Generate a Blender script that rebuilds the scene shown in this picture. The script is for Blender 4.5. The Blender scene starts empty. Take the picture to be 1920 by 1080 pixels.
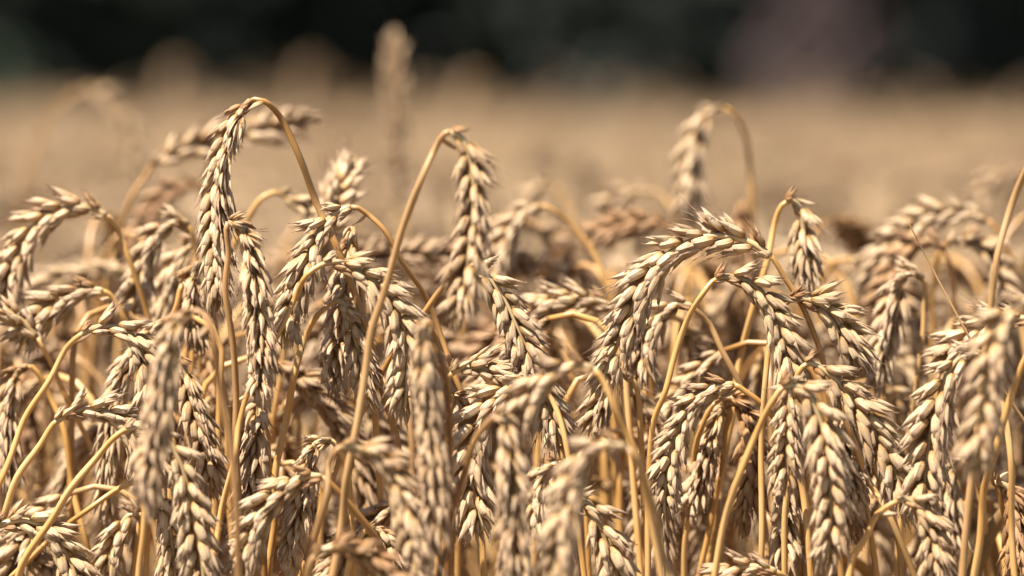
import bpy, math, random
import numpy as np
from mathutils import Vector, Matrix, Quaternion

# ------------------------------------------------------------------ camera, light, exposure
scene = bpy.context.scene
col = scene.collection
R = math.radians
CAMZ = 0.96
LENS = 200.0
FPX = LENS / 36.0 * 1920.0
PITCH = math.atan(410.0 / FPX)
FOCUS = 1.80
cd = bpy.data.cameras.new('camera')
cam = bpy.data.objects.new('camera', cd)
col.objects.link(cam)
cam.location = (0, 0, CAMZ)
cam.rotation_euler = (R(90) - PITCH, 0, 0)
cd.lens = LENS
cd.sensor_width = 36
cd.clip_start = 0.05
cd.clip_end = 2000
cd.dof.use_dof = True
cd.dof.focus_distance = FOCUS
cd.dof.aperture_fstop = 8.0
scene.camera = cam

SUN_DIR = Vector((-0.38, -0.28, 0.88)).normalized()      # towards the sun
SUN_EL = math.asin(SUN_DIR.z)
SUN_AZ = math.atan2(SUN_DIR.x, SUN_DIR.y)
world = bpy.data.worlds.new('World')
scene.world = world
world.use_nodes = True
wn = world.node_tree
wn.nodes.clear()
sky = wn.nodes.new('ShaderNodeTexSky')
sky.sky_type = 'NISHITA'
sky.sun_disc = False
sky.sun_elevation = SUN_EL
sky.sun_rotation = SUN_AZ
bg = wn.nodes.new('ShaderNodeBackground')
bg.inputs['Strength'].default_value = 0.05
wo = wn.nodes.new('ShaderNodeOutputWorld')
wn.links.new(sky.outputs[0], bg.inputs['Color'])
wn.links.new(bg.outputs[0], wo.inputs['Surface'])
sl = bpy.data.lights.new('sun', 'SUN')
sl.energy = 5.0
sl.angle = R(0.53)
sl.color = (1.0, 0.965, 0.91)
sun = bpy.data.objects.new('sun', sl)
col.objects.link(sun)
sun.location = (0, 0, 30)
sun.rotation_euler = (-SUN_DIR).to_track_quat('-Z', 'Y').to_euler()
scene.view_settings.view_transform = 'Standard'
scene.view_settings.look = 'None'
scene.view_settings.exposure = 1.46
scene.view_settings.gamma = 1.0
scene.view_settings.use_curve_mapping = False

# ------------------------------------------------------------------ helpers
rnd = random.Random(7)


def at(px, py, D):
    """a pixel of the 1920x1080 photograph at distance D along the view axis -> world point"""
    x = (px - 960.0) / FPX * D
    v = -(py - 540.0) / FPX * D
    c, s = math.cos(PITCH), math.sin(PITCH)
    return Vector((x, D * c + v * s, CAMZ - D * s + v * c))


def new_mesh(name, V, F, UV=None, mats=(), smooth=True, MI=None, crease=None):
    me = bpy.data.meshes.new(name)
    me.from_pydata([tuple(v) for v in V], [], F)
    if smooth:
        me.polygons.foreach_set('use_smooth', [True] * len(me.polygons))
    if UV is not None:
        ul = me.uv_layers.new(name='UVMap')
        idx = np.empty(len(me.loops), dtype=np.int32)
        me.loops.foreach_get('vertex_index', idx)
        ul.data.foreach_set('uv', np.asarray(UV, dtype=np.float32)[idx].ravel())
    if crease:
        E = np.empty(len(me.edges) * 2, dtype=np.int32)
        me.edges.foreach_get('vertices', E)
        E = E.reshape(-1, 2) % crease
        a = me.attributes.new('sharp_edge', 'BOOLEAN', 'EDGE')
        h = crease // 2
        a.data.foreach_set('value', ((E[:, 0] == E[:, 1]) & ((E[:, 0] == 0) | (E[:, 0] == h))).tolist())
    for m in mats:
        me.materials.append(m)
    if MI is not None:
        me.polygons.foreach_set('material_index', MI)
    me.update()
    return me


def link(name, data, parent=None):
    o = bpy.data.objects.new(name, data)
    col.objects.link(o)
    if parent is not None:
        o.parent = parent
    return o


def tag(o, label=None, cat=None, group=None, kind=None):
    if label:
        o['label'] = label
    if cat:
        o['category'] = cat
    if group:
        o['group'] = group
    if kind:
        o['kind'] = kind
    return o


def catmull(P, step):
    """resample a polyline smoothly; returns list of Vectors roughly step apart"""
    P = [Vector(p) for p in P]
    if len(P) == 2:
        n = max(2, int((P[1] - P[0]).length / step))
        return [P[0].lerp(P[1], i / n) for i in range(n + 1)]
    ext = [P[0] * 2 - P[1]] + P + [P[-1] * 2 - P[-2]]
    out = []
    for i in range(1, len(ext) - 2):
        p0, p1, p2, p3 = ext[i - 1:i + 3]
        d01 = max((p1 - p0).length, 1e-6) ** .5
        d12 = max((p2 - p1).length, 1e-6) ** .5
        d23 = max((p3 - p2).length, 1e-6) ** .5
        m1 = (p2 - p1) + d12 * ((p1 - p0) / d01 - (p2 - p0) / (d01 + d12))
        m2 = (p2 - p1) + d12 * ((p3 - p2) / d23 - (p3 - p1) / (d12 + d23))
        n = max(1, int(math.ceil((p2 - p1).length / step)))
        for k in range(n):
            t = k / n
            t2, t3 = t * t, t * t * t
            out.append(p1 * (2 * t3 - 3 * t2 + 1) + m1 * (t3 - 2 * t2 + t) + p2 * (-2 * t3 + 3 * t2) + m2 * (t3 - t2))
    out.append(P[-1].copy())
    return out


def tube(P, rad, sides=10, flute=0.0, seed=0):
    V, F, UV = [], [], []
    n = len(P)
    rr = random.Random(seed)
    fl = [1 + flute * (rr.random() - .5) for _ in range(sides)]
    T = []
    for i in range(n):
        a = P[max(0, i - 1)]
        b = P[min(n - 1, i + 1)]
        t = (b - a)
        T.append(t.normalized() if t.length > 1e-9 else Vector((0, 0, 1)))
    u = T[0].cross(Vector((0.3, 1, 0.1))).normalized()
    acc = 0
    for i in range(n):
        u = (u - T[i] * u.dot(T[i])).normalized()
        w = T[i].cross(u)
        if i:
            acc += (P[i] - P[i - 1]).length
        r = rad(i / (n - 1)) if callable(rad) else rad[i]
        for j in range(sides):
            a = 2 * math.pi * j / sides
            V.append(P[i] + (u * math.cos(a) + w * math.sin(a)) * r * fl[j])
            UV.append((abs(j / sides * 2 - 1), acc * 100))
    for i in range(n - 1):
        for j in range(sides):
            k = (j + 1) % sides
            F.append((i * sides + j, i * sides + k, (i + 1) * sides + k, (i + 1) * sides + j))
    F.append(tuple(range(sides - 1, -1, -1)))
    F.append(tuple((n - 1) * sides + j for j in range(sides)))
    return V, F, UV


# ------------------------------------------------------------------ materials
def nodes(name):
    m = bpy.data.materials.new(name)
    m.use_nodes = True
    nt = m.node_tree
    nt.nodes.clear()
    out = nt.nodes.new('ShaderNodeOutputMaterial')
    return m, nt, out


def ramp(nt, stops, interp='LINEAR'):
    r = nt.nodes.new('ShaderNodeValToRGB')
    r.color_ramp.interpolation = interp
    e = r.color_ramp.elements
    while len(e) < len(stops):
        e.new(0.5)
    for el, (p, c) in zip(e, stops):
        el.position = p
        el.color = (*c, 1)
    return r


def husk_mat(name, stops, trans=0.18, tint=(1, 1, 1), dark=(0.52, 0.39, 0.29), flat_var=0.5, detail=True):
    """papery husk: colour runs from the base (v=0) to the tip (v=1), long veins, blotches, a little light let through"""
    m, nt, out = nodes(name)
    N, Lk = nt.nodes.new, nt.links.new
    uv = N('ShaderNodeUVMap')
    sep = N('ShaderNodeSeparateXYZ')
    Lk(uv.outputs[0], sep.inputs[0])
    oi = N('ShaderNodeObjectInfo')
    geo = N('ShaderNodeNewGeometry')
    cr = ramp(nt, stops)
    nz = N('ShaderNodeTexNoise')
    nz.inputs['Scale'].default_value = 260
    nz.inputs['Detail'].default_value = 3
    tc = N('ShaderNodeTexCoord')
    vadd = N('ShaderNodeVectorMath')
    vadd.operation = 'ADD'
    Lk(tc.outputs['Object'], vadd.inputs[0])
    cmb = N('ShaderNodeCombineXYZ')
    Lk(oi.outputs['Random'], cmb.inputs[0])
    Lk(geo.outputs['Random Per Island'], cmb.inputs[1])
    Lk(cmb.outputs[0], vadd.inputs[1])
    Lk(vadd.outputs[0], nz.inputs['Vector'])
    # shift of the ramp position
    ma = N('ShaderNodeMath')
    ma.operation = 'MULTIPLY_ADD'
    Lk(nz.outputs[0], ma.inputs[0])
    ma.inputs[1].default_value = 0.35
    ma2 = N('ShaderNodeMath')
    ma2.operation = 'SUBTRACT'
    Lk(sep.outputs[1], ma2.inputs[0])
    ma2.inputs[1].default_value = 0.17
    Lk(ma2.outputs[0], ma.inputs[2])
    Lk(ma.outputs[0], cr.inputs[0])
    # veins
    mp = N('ShaderNodeMapping')
    mp.inputs['Scale'].default_value = (26, 1.6, 1)
    Lk(uv.outputs[0], mp.inputs[0])
    vn = N('ShaderNodeTexNoise')
    vn.inputs['Scale'].default_value = 1.0
    vn.inputs['Detail'].default_value = 2
    vad2 = N('ShaderNodeVectorMath')
    vad2.operation = 'ADD'
    sc = N('ShaderNodeVectorMath')
    sc.operation = 'SCALE'
    Lk(cmb.outputs[0], sc.inputs[0])
    sc.inputs['Scale'].default_value = 37
    Lk(mp.outputs[0], vad2.inputs[0])
    Lk(sc.outputs[0], vad2.inputs[1])
    Lk(vad2.outputs[0], vn.inputs['Vector'])
    vr = ramp(nt, [(0.34, (0.60, 0.50, 0.42)), (0.52, (1, 1, 1)), (0.8, (1.10, 1.09, 1.08))])
    Lk(vn.outputs[0], vr.inputs[0])
    mul = N('ShaderNodeMix')
    mul.data_type = 'RGBA'
    mul.blend_type = 'MULTIPLY'
    mul.inputs[0].default_value = 0.8
    Lk(cr.outputs[0], mul.inputs[6])
    Lk(vr.outputs[0], mul.inputs[7])
    # per island / per object shade
    isl = ramp(nt, [(0.0, dark), (0.35, (0.92, 0.88, 0.83)), (1.0, (1.06, 1.05, 1.06))])
    Lk(geo.outputs['Random Per Island'], isl.inputs[0])
    m2 = N('ShaderNodeMix')
    m2.data_type = 'RGBA'
    m2.blend_type = 'MULTIPLY'
    m2.inputs[0].default_value = flat_var
    Lk(mul.outputs[2], m2.inputs[6])
    Lk(isl.outputs[0], m2.inputs[7])
    ob = ramp(nt, [(0.0, (0.68, 0.60, 0.55)), (0.3, (0.97, 0.95, 0.94)), (0.7, (1, 1, 1)), (1.0, (1.05, 1.04, 0.98))])
    Lk(oi.outputs['Random'], ob.inputs[0])
    m3 = N('ShaderNodeMix')
    m3.data_type = 'RGBA'
    m3.blend_type = 'MULTIPLY'
    m3.inputs[0].default_value = 0.6
    Lk(m2.outputs[2], m3.inputs[6])
    Lk(ob.outputs[0], m3.inputs[7])
    # small dark specks of weathering
    sp = N('ShaderNodeTexNoise')
    sp.inputs['Scale'].default_value = 900
    sp.inputs['Detail'].default_value = 2
    Lk(vadd.outputs[0], sp.inputs['Vector'])
    spr = ramp(nt, [(0.28, (0.45, 0.36, 0.30)), (0.36, (1, 1, 1))])
    Lk(sp.outputs[0], spr.inputs[0])
    m4 = N('ShaderNodeMix')
    m4.data_type = 'RGBA'
    m4.blend_type = 'MULTIPLY'
    m4.inputs[0].default_value = 0.7
    Lk(m3.outputs[2], m4.inputs[6])
    Lk(spr.outputs[0], m4.inputs[7])
    m5 = N('ShaderNodeMix')
    m5.data_type = 'RGBA'
    m5.blend_type = 'MULTIPLY'
    m5.inputs[0].default_value = 1.0
    Lk(m4.outputs[2], m5.inputs[6])
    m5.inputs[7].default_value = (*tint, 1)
    if not detail:
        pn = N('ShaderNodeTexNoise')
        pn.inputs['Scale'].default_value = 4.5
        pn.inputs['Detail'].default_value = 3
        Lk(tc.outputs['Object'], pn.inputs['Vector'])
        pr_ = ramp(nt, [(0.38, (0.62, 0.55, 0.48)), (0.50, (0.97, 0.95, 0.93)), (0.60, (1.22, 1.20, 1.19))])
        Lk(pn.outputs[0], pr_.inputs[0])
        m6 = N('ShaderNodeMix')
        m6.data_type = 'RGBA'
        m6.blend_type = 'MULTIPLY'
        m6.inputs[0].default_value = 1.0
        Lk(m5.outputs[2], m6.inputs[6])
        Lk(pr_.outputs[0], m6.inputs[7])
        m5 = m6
    b = N('ShaderNodeBsdfPrincipled')
    b.inputs['Roughness'].default_value = 0.52
    b.inputs['Specular IOR Level'].default_value = 0.35
    Lk(m5.outputs[2], b.inputs['Base Color'])
    bp = N('ShaderNodeBump')
    bp.inputs['Strength'].default_value = 0.55
    bp.inputs['Distance'].default_value = 0.0005
    Lk(vn.outputs[0], bp.inputs['Height'])
    Lk(bp.outputs[0], b.inputs['Normal'])
    t = N('ShaderNodeBsdfTranslucent')
    Lk(m5.outputs[2], t.inputs['Color'])
    mx = N('ShaderNodeMixShader')
    mx.inputs[0].default_value = trans
    Lk(b.outputs[0], mx.inputs[1])
    Lk(t.outputs[0], mx.inputs[2])
    Lk(mx.outputs[0], out.inputs['Surface'])
    return m


def stem_mat(name, c1, c2, c3):
    m, nt, out = nodes(name)
    N, Lk = nt.nodes.new, nt.links.new
    uv = N('ShaderNodeUVMap')
    oi = N('ShaderNodeObjectInfo')
    mp = N('ShaderNodeMapping')
    mp.inputs['Scale'].default_value = (14, 0.12, 1)
    Lk(uv.outputs[0], mp.inputs[0])
    cmb = N('ShaderNodeCombineXYZ')
    Lk(oi.outputs['Random'], cmb.inputs[1])
    s = N('ShaderNodeVectorMath')
    s.operation = 'SCALE'
    s.inputs['Scale'].default_value = 50
    Lk(cmb.outputs[0], s.inputs[0])
    a = N('ShaderNodeVectorMath')
    a.operation = 'ADD'
    Lk(mp.outputs[0], a.inputs[0])
    Lk(s.outputs[0], a.inputs[1])
    st = N('ShaderNodeTexNoise')
    st.inputs['Scale'].default_value = 1.0
    st.inputs['Detail'].default_value = 3
    Lk(a.outputs[0], st.inputs['Vector'])
    mp2 = N('ShaderNodeMapping')
    mp2.inputs['Scale'].default_value = (0.9, 0.35, 1)
    Lk(uv.outputs[0], mp2.inputs[0])
    a2 = N('ShaderNodeVectorMath')
    a2.operation = 'ADD'
    Lk(mp2.outputs[0], a2.inputs[0])
    Lk(s.outputs[0], a2.inputs[1])
    bl = N('ShaderNodeTexNoise')
    bl.inputs['Scale'].default_value = 1.0
    bl.inputs['Detail'].default_value = 4
    Lk(a2.outputs[0], bl.inputs['Vector'])
    cr = ramp(nt, [(0.25, c3), (0.45, c2), (0.62, c1)])
    Lk(bl.outputs[0], cr.inputs[0])
    sr = ramp(nt, [(0.3, (0.66, 0.60, 0.52)), (0.6, (1.04, 1.03, 1.02))])
    Lk(st.outputs[0], sr.inputs[0])
    mul = N('ShaderNodeMix')
    mul.data_type = 'RGBA'
    mul.blend_type = 'MULTIPLY'
    mul.inputs[0].default_value = 0.75
    Lk(cr.outputs[0], mul.inputs[6])
    Lk(sr.outputs[0], mul.inputs[7])
    ob = ramp(nt, [(0.0, (0.52, 0.42, 0.33)), (0.4, (0.92, 0.90, 0.86)), (1.0, (1.06, 1.05, 1.04))])
    Lk(oi.outputs['Random'], ob.inputs[0])
    m3 = N('ShaderNodeMix')
    m3.data_type = 'RGBA'
    m3.blend_type = 'MULTIPLY'
    m3.inputs[0].default_value = 0.8
    Lk(mul.outputs[2], m3.inputs[6])
    Lk(ob.outputs[0], m3.inputs[7])
    b = N('ShaderNodeBsdfPrincipled')
    b.inputs['Roughness'].default_value = 0.38
    b.inputs['Specular IOR Level'].default_value = 0.45
    Lk(m3.outputs[2], b.inputs['Base Color'])
    bp = N('ShaderNodeBump')
    bp.inputs['Strength'].default_value = 0.4
    bp.inputs['Distance'].default_value = 0.00015
    Lk(st.outputs[0], bp.inputs['Height'])
    Lk(bp.outputs[0], b.inputs['Normal'])
    Lk(b.outputs[0], out.inputs['Surface'])
    return m


STOPS = [(0.0, (0.30, 0.16, 0.055)), (0.16, (0.52, 0.31, 0.115)), (0.42, (0.67, 0.475, 0.262)), (0.66, (0.665, 0.492, 0.308)),
         (0.86, (0.48, 0.335, 0.21)), (1.0, (0.22, 0.135, 0.08))]
M_GOLD = husk_mat('husk_golden', STOPS)
M_PALE = husk_mat('husk_pale', STOPS, tint=(1.01, 0.985, 0.97))
M_GREY = husk_mat('husk_weathered', STOPS, tint=(0.93, 0.90, 0.88))
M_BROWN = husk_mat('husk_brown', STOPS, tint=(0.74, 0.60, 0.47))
M_STEM = stem_mat('straw_stem', (0.63, 0.385, 0.155), (0.55, 0.295, 0.088), (0.30, 0.15, 0.04))
M_STEMB = stem_mat('straw_stem_brown', (0.54, 0.32, 0.14), (0.44, 0.25, 0.10), (0.24, 0.13, 0.05))
M_RACH = stem_mat('rachis_straw', (0.56, 0.42, 0.22), (0.48, 0.34, 0.17), (0.34, 0.22, 0.10))
M_LEAF = husk_mat('dry_leaf_straw', [(0.0, (0.42, 0.25, 0.08)), (0.5, (0.50, 0.31, 0.12)), (1.0, (0.34, 0.20, 0.09))], trans=0.35)


# ------------------------------------------------------------------ spikelet meshes
def prof_lemma(t):
    if t < 0.40:
        return 0.34 + 0.66 * math.sin(math.pi / 2 * t / 0.40)
    s = (t - 0.40) / 0.60
    return max(0.0, (1 - s ** 1.45)) ** 0.98


def prof_glume(t):
    if t < 0.35:
        return 0.42 + 0.58 * math.sin(math.pi / 2 * t / 0.35)
    if t < 0.90:
        return 1 - 0.14 * ((t - 0.35) / 0.55) ** 2
    s = (t - 0.90) / 0.10
    return 0.86 * (1 - s) ** 0.6 + 0.02 * s


def hull(rr, L, wx, wy, prof, keel, ka, awn, arch, n=10, m=16):
    """one husk along +z; wx, wy full widths; keel ridge at angle ka; awn = length of the point"""
    V, F, UV = [], [], []
    fl = [1 + 0.13 * (rr.random() - .5) for _ in range(m)]
    ts = [(i / n) for i in range(n + 1)]
    kx = math.cos(ka)
    wob = rr.uniform(-1, 1) * 0.05 * L
    for i, t in enumerate(ts):
        r = prof(t)
        if i == n:
            r = 0.03
        z = L * t
        cx = kx * arch * L * math.sin(math.pi * t) - kx * 0.02 * L * t * t
        cy = wob * t * t
        for j in range(m):
            a = 2 * math.pi * j / m
            d = (a - ka + math.pi) % (2 * math.pi) - math.pi
            k = facet(abs(d), keel * (0.35 + 0.65 * t))
            q = r * k * fl[j]
            V.append((cx + math.cos(a) * wx / 2 * q, cy + math.sin(a) * wy / 2 * q, z))
            UV.append((abs(j / m * 2 - 1), t * 0.93))
    # awn point: three more thin rings following the keel
    az = awn
    dev = rr.uniform(-0.25, 0.25)
    for q, (f, r) in enumerate(((0.35, 0.00017), (0.7, 0.00012), (1.0, 0.00003))):
        for j in range(m):
            a = 2 * math.pi * j / m
            V.append((kx * (-0.02 * L) + kx * 0.16 * az * f * f + math.cos(a) * r,
                      wob + dev * az * f * f + math.sin(a) * r, L + az * f))
            UV.append((0.5, 0.95 + 0.05 * f))
    tot = n + 4
    for i in range(tot - 1):
        for j in range(m):
            k = (j + 1) % m
            F.append((i * m + j, i * m + k, (i + 1) * m + k, (i + 1) * m + j))
    F.append(tuple(range(m - 1, -1, -1)))
    return V, F, UV


def facet(d, keel):
    """radius of a husk's section at angle d from its keel: flat cheeks between the keel, the shoulders and the flat back"""
    C = ((0.0, 0.98 + keel), (1.25, 0.98), (2.2, 0.86), (math.pi, 0.62))
    for (a0, r0), (a1, r1) in zip(C, C[1:]):
        if d <= a1 + 1e-6:
            x0, y0, x1, y1 = r0 * math.cos(a0), r0 * math.sin(a0), r1 * math.cos(a1), r1 * math.sin(a1)
            dx, dy = x1 - x0, y1 - y0
            c, s_ = math.cos(d), math.sin(d)
            den = c * dy - s_ * dx
            flat = (x0 * dy - y0 * dx) / den if abs(den) > 1e-9 else r0
            rnd_ = r0 + (r1 - r0) * (d - a0) / (a1 - a0)
            return 0.62 * flat + 0.38 * rnd_
    return 0.62


def rot_off(V, ty, tx, off):
    M = Matrix.Translation(off) @ Matrix.Rotation(ty, 4, 'Y') @ Matrix.Rotation(tx, 4, 'X')
    return [M @ Vector(v) for v in V]


mm = 0.001


def spikelet_geo(seed, n=12, m=16, longawn=False, spread=1.0, full=True):
    rr = random.Random(seed)
    V, F, UV = [], [], []

    def add(vfu, ty, tx, off):
        v, f, u = vfu
        o = len(V)
        V.extend(rot_off(v, ty, tx, off))
        F.extend(tuple(i + o for i in ff) for ff in f)
        UV.extend(u)
    J = lambda s: rr.uniform(-s, s)
    aw = lambda: (rr.uniform(4, 13) if longawn and rr.random() < .6 else rr.uniform(0.8, 2.4)) * mm
    for s in (1, -1):
        ka = 0.0 if s > 0 else math.pi
        # glume: keeled, cut off square with a small tooth
        add(hull(rr, (7.2 + J(.7)) * mm, 2.3 * mm, 3.5 * mm, prof_glume, 0.45, ka, rr.uniform(.6, 1.6) * mm, 0.045, n, m),
            s * R(15 * spread + J(3)), R(J(4)), (s * 0.95 * mm, 0.0004 * rr.random(), 0.0002))
        # outer floret
        add(hull(rr, (10.6 + J(1.0)) * mm, 2.1 * mm, 3.2 * mm, prof_lemma, 0.45, ka, aw(), 0.03, n, m),
            s * R(14 * spread + J(6)), R(J(9) - 7), (s * 0.75 * mm, 0.4 * mm, 1.4 * mm))
        # its thin inner husk, sprung open
        add(hull(rr, (9.2 + J(1.2)) * mm, 0.7 * mm, 2.3 * mm, prof_lemma, 0.5, ka, aw() * .6, 0.05, n, m),
            s * R(19 * spread + J(8)), R(J(16)), (s * 0.9 * mm, 0.9 * mm, 1.8 * mm))
        if full:
            # inner floret
            add(hull(rr, (9.2 + J(1.0)) * mm, 1.8 * mm, 2.5 * mm, prof_lemma, 0.42, ka, aw() * .8, 0.03, n, m),
                s * R(7 * spread + J(7)), R(J(10) - 12), (s * 0.45 * mm, 0.6 * mm, 3.0 * mm))
    add(hull(rr, (7.6 + J(.8)) * mm, 1.6 * mm, 2.1 * mm, prof_lemma, 0.3, 0, aw() * .6, 0.0, n, m),
        R(J(13)), R(J(11) - 8), (J(.4) * mm, 0.3 * mm, 5.2 * mm))
    return V, F, UV


SPK = {}
for mname, mat in (('gold', M_GOLD), ('pale', M_PALE), ('grey', M_GREY), ('brown', M_BROWN)):
    L_ = []
    for k in range(7):
        V, F, UV = spikelet_geo(100 + k, longawn=(k == 6), spread=(0.8 + 0.09 * k if k < 6 else 1.1))
        L_.append(new_mesh('spikelet', V, F, UV, [mat], crease=16))
    SPK[mname] = L_
# raw arrays for joined ears
SPK_RAW = [spikelet_geo(100 + k, n=6, m=8, longawn=(k == 6), spread=(0.8 + 0.09 * k)) for k in range(7)]


def ear_layout(P, roll, rr, spacing=0.0032, viewN=None, small=1.0, twist=0.6, plump=1.0):
    """yields (matrix, variant) for each spikelet along the ear curve P (dense list of points, base -> tip)"""
    small *= 0.90
    acc = [0.0]
    for i in range(1, len(P)):
        acc.append(acc[-1] + (P[i] - P[i - 1]).length)
    total = acc[-1]
    body = max(total - 0.0085 * small, total * 0.6)
    n = max(5, int(round(body / (spacing * small))))

    def pt(s):
        s = min(max(s, 0), total)
        for i in range(1, len(acc)):
            if acc[i] >= s:
                f = (s - acc[i - 1]) / max(1e-9, acc[i] - acc[i - 1])
                return P[i - 1].lerp(P[i], f), (P[i] - P[i - 1]).normalized()
        return P[-1], (P[-1] - P[-2]).normalized()
    if viewN is None:
        viewN = Vector((0, -1, 0))
    tw = rr.uniform(-twist, twist)
    N = viewN.copy()
    for k in range(n + 1):
        f = k / n
        p, T = pt(body * f)
        N = (N - T * N.dot(T))
        if N.length < 1e-3:
            N = T.orthogonal()
        N.normalize()
        nn = Quaternion(T, roll + tw * (f - .5)) @ N
        S = T.cross(nn)
        side = 1 if k % 2 else -1
        if k < 2:
            sc = 0.50 + 0.14 * k
        elif k < 5:
            sc = 0.80 + 0.06 * (k - 2)
        elif f > 0.72:
            sc = 1.0 - 0.62 * (f - 0.72)
        else:
            sc = 1.0
        sc *= small * rr.uniform(0.86, 1.12)
        lean = R(rr.uniform(9, 23)) * (1.2 if f < .3 else 1.0)
        if k < 2:
            lean = R(14)
        if k == n:
            # terminal spikelet, turned a quarter, in line with the axis
            X = S
            Z = T
            Y = Z.cross(X)
            off = Vector((0, 0, 0))
            sc *= 0.95
        else:
            out = S * side
            Z = (T * math.cos(lean) + out * math.sin(lean)).normalized()
            Z = (Z + nn * rr.uniform(-.10, .10)).normalized()
            X = (nn - Z * nn.dot(Z)).normalized() * side
            X = Quaternion(Z, rr.uniform(-.40, .40)) @ X
            Y = Z.cross(X)
            off = out * 0.0008 * small
        M = Matrix((X, Y, Z)).transposed().to_4x4()
        M = Matrix.Translation(p + off) @ M @ Matrix.Diagonal((sc * plump, sc * plump, sc, 1))
        yield M, k


def joined_ear(P, roll, rr, raws, **kw):
    V, F, UV = [], [], []
    for M, k in ear_layout(P, roll, rr, **kw):
        v, f, u = raws[rr.randrange(len(raws) - 1) if rr.random() < .93 else len(raws) - 1]
        o = len(V)
        V.extend(M @ Vector(x) for x in v)
        F.extend(tuple(i + o for i in ff) for ff in f)
        UV.extend(u)
    return V, F, UV


def add_rachis(V, F, UV, P):
    v, f, u = tube(P, lambda t: 0.0011 - 0.0004 * t, 6)
    o = len(V)
    V.extend(v)
    F.extend(tuple(i + o for i in ff) for ff in f)
    UV.extend(u)


def leaf_geo(P, width, twist, rr, upv=Vector((0, 0, 1))):
    """a dried blade with a folded midrib and some thickness, along the dense list P"""
    V, F, UV = [], [], []
    n = len(P)
    u = (P[1] - P[0]).cross(upv)
    if u.length < 1e-6:
        u = Vector((1, 0, 0))
    u.normalize()
    for i in range(n):
        f = i / (n - 1)
        T = (P[min(n - 1, i + 1)] - P[max(0, i - 1)]).normalized()
        u = (u - T * u.dot(T)).normalized()
        uu = Quaternion(T, twist * f + 0.15 * math.sin(9 * f)) @ u
        nrm = T.cross(uu)
        w = width * (0.55 + 0.45 * min(1, f * 5)) * (1 - f ** 2.2) + 0.0002
        cup = 0.28 * w
        th = 0.00012
        for (a, c) in ((-1, 1), (-.5, .3), (0, 0), (.5, .3), (1, 1)):
            V.append(P[i] + uu * a * w / 2 + nrm * (c * cup + th))
            UV.append((abs(a), f))
        for (a, c) in ((1, 1), (.5, .3), (0, 0), (-.5, .3), (-1, 1)):
            V.append(P[i] + uu * a * w / 2 + nrm * (c * cup - th))
            UV.append((abs(a), f))
    m = 10
    for i in range(n - 1):
        for j in range(m):
            k = (j + 1) % m
            F.append((i * m + j, i * m + k, (i + 1) * m + k, (i + 1) * m + j))
    F.append(tuple(range(m - 1, -1, -1)))
    F.append(tuple((n - 1) * m + j for j in range(m)))
    return V, F, UV


def stem_to_ground(bottom, direction, rr):
    """points from the ground up to (not including) bottom, easing to the given upward direction"""
    pts = []
    d = -direction.normalized()
    p = bottom.copy()
    target = Vector((rr.uniform(-.04, .04), rr.uniform(-.02, .05), -1)).normalized()
    step = 0.03
    while p.z > 0.03:
        d = (d * 0.72 + target * 0.28).normalized()
        if d.z > -0.25:
            d.z = -0.25
            d.normalize()
        p = p + d * step
        pts.append(p.copy())
    p = pts[-1] if pts else p
    g = Vector((p.x, p.y, -0.004))
    pts.append(g)
    pts.reverse()
    return pts


def stem_rad(total, r0, r1, rn=0.0009):
    return lambda t: r1 + (r0 - r1) * max(0.0, 1 - t * 1.1) if t < 0.93 else r1 + (rn - r1) * (t - 0.93) / 0.07


STALKS_IN_FRONT = 'wheat stalks in and near the sharp front rows'
count_traced = 0


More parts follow.
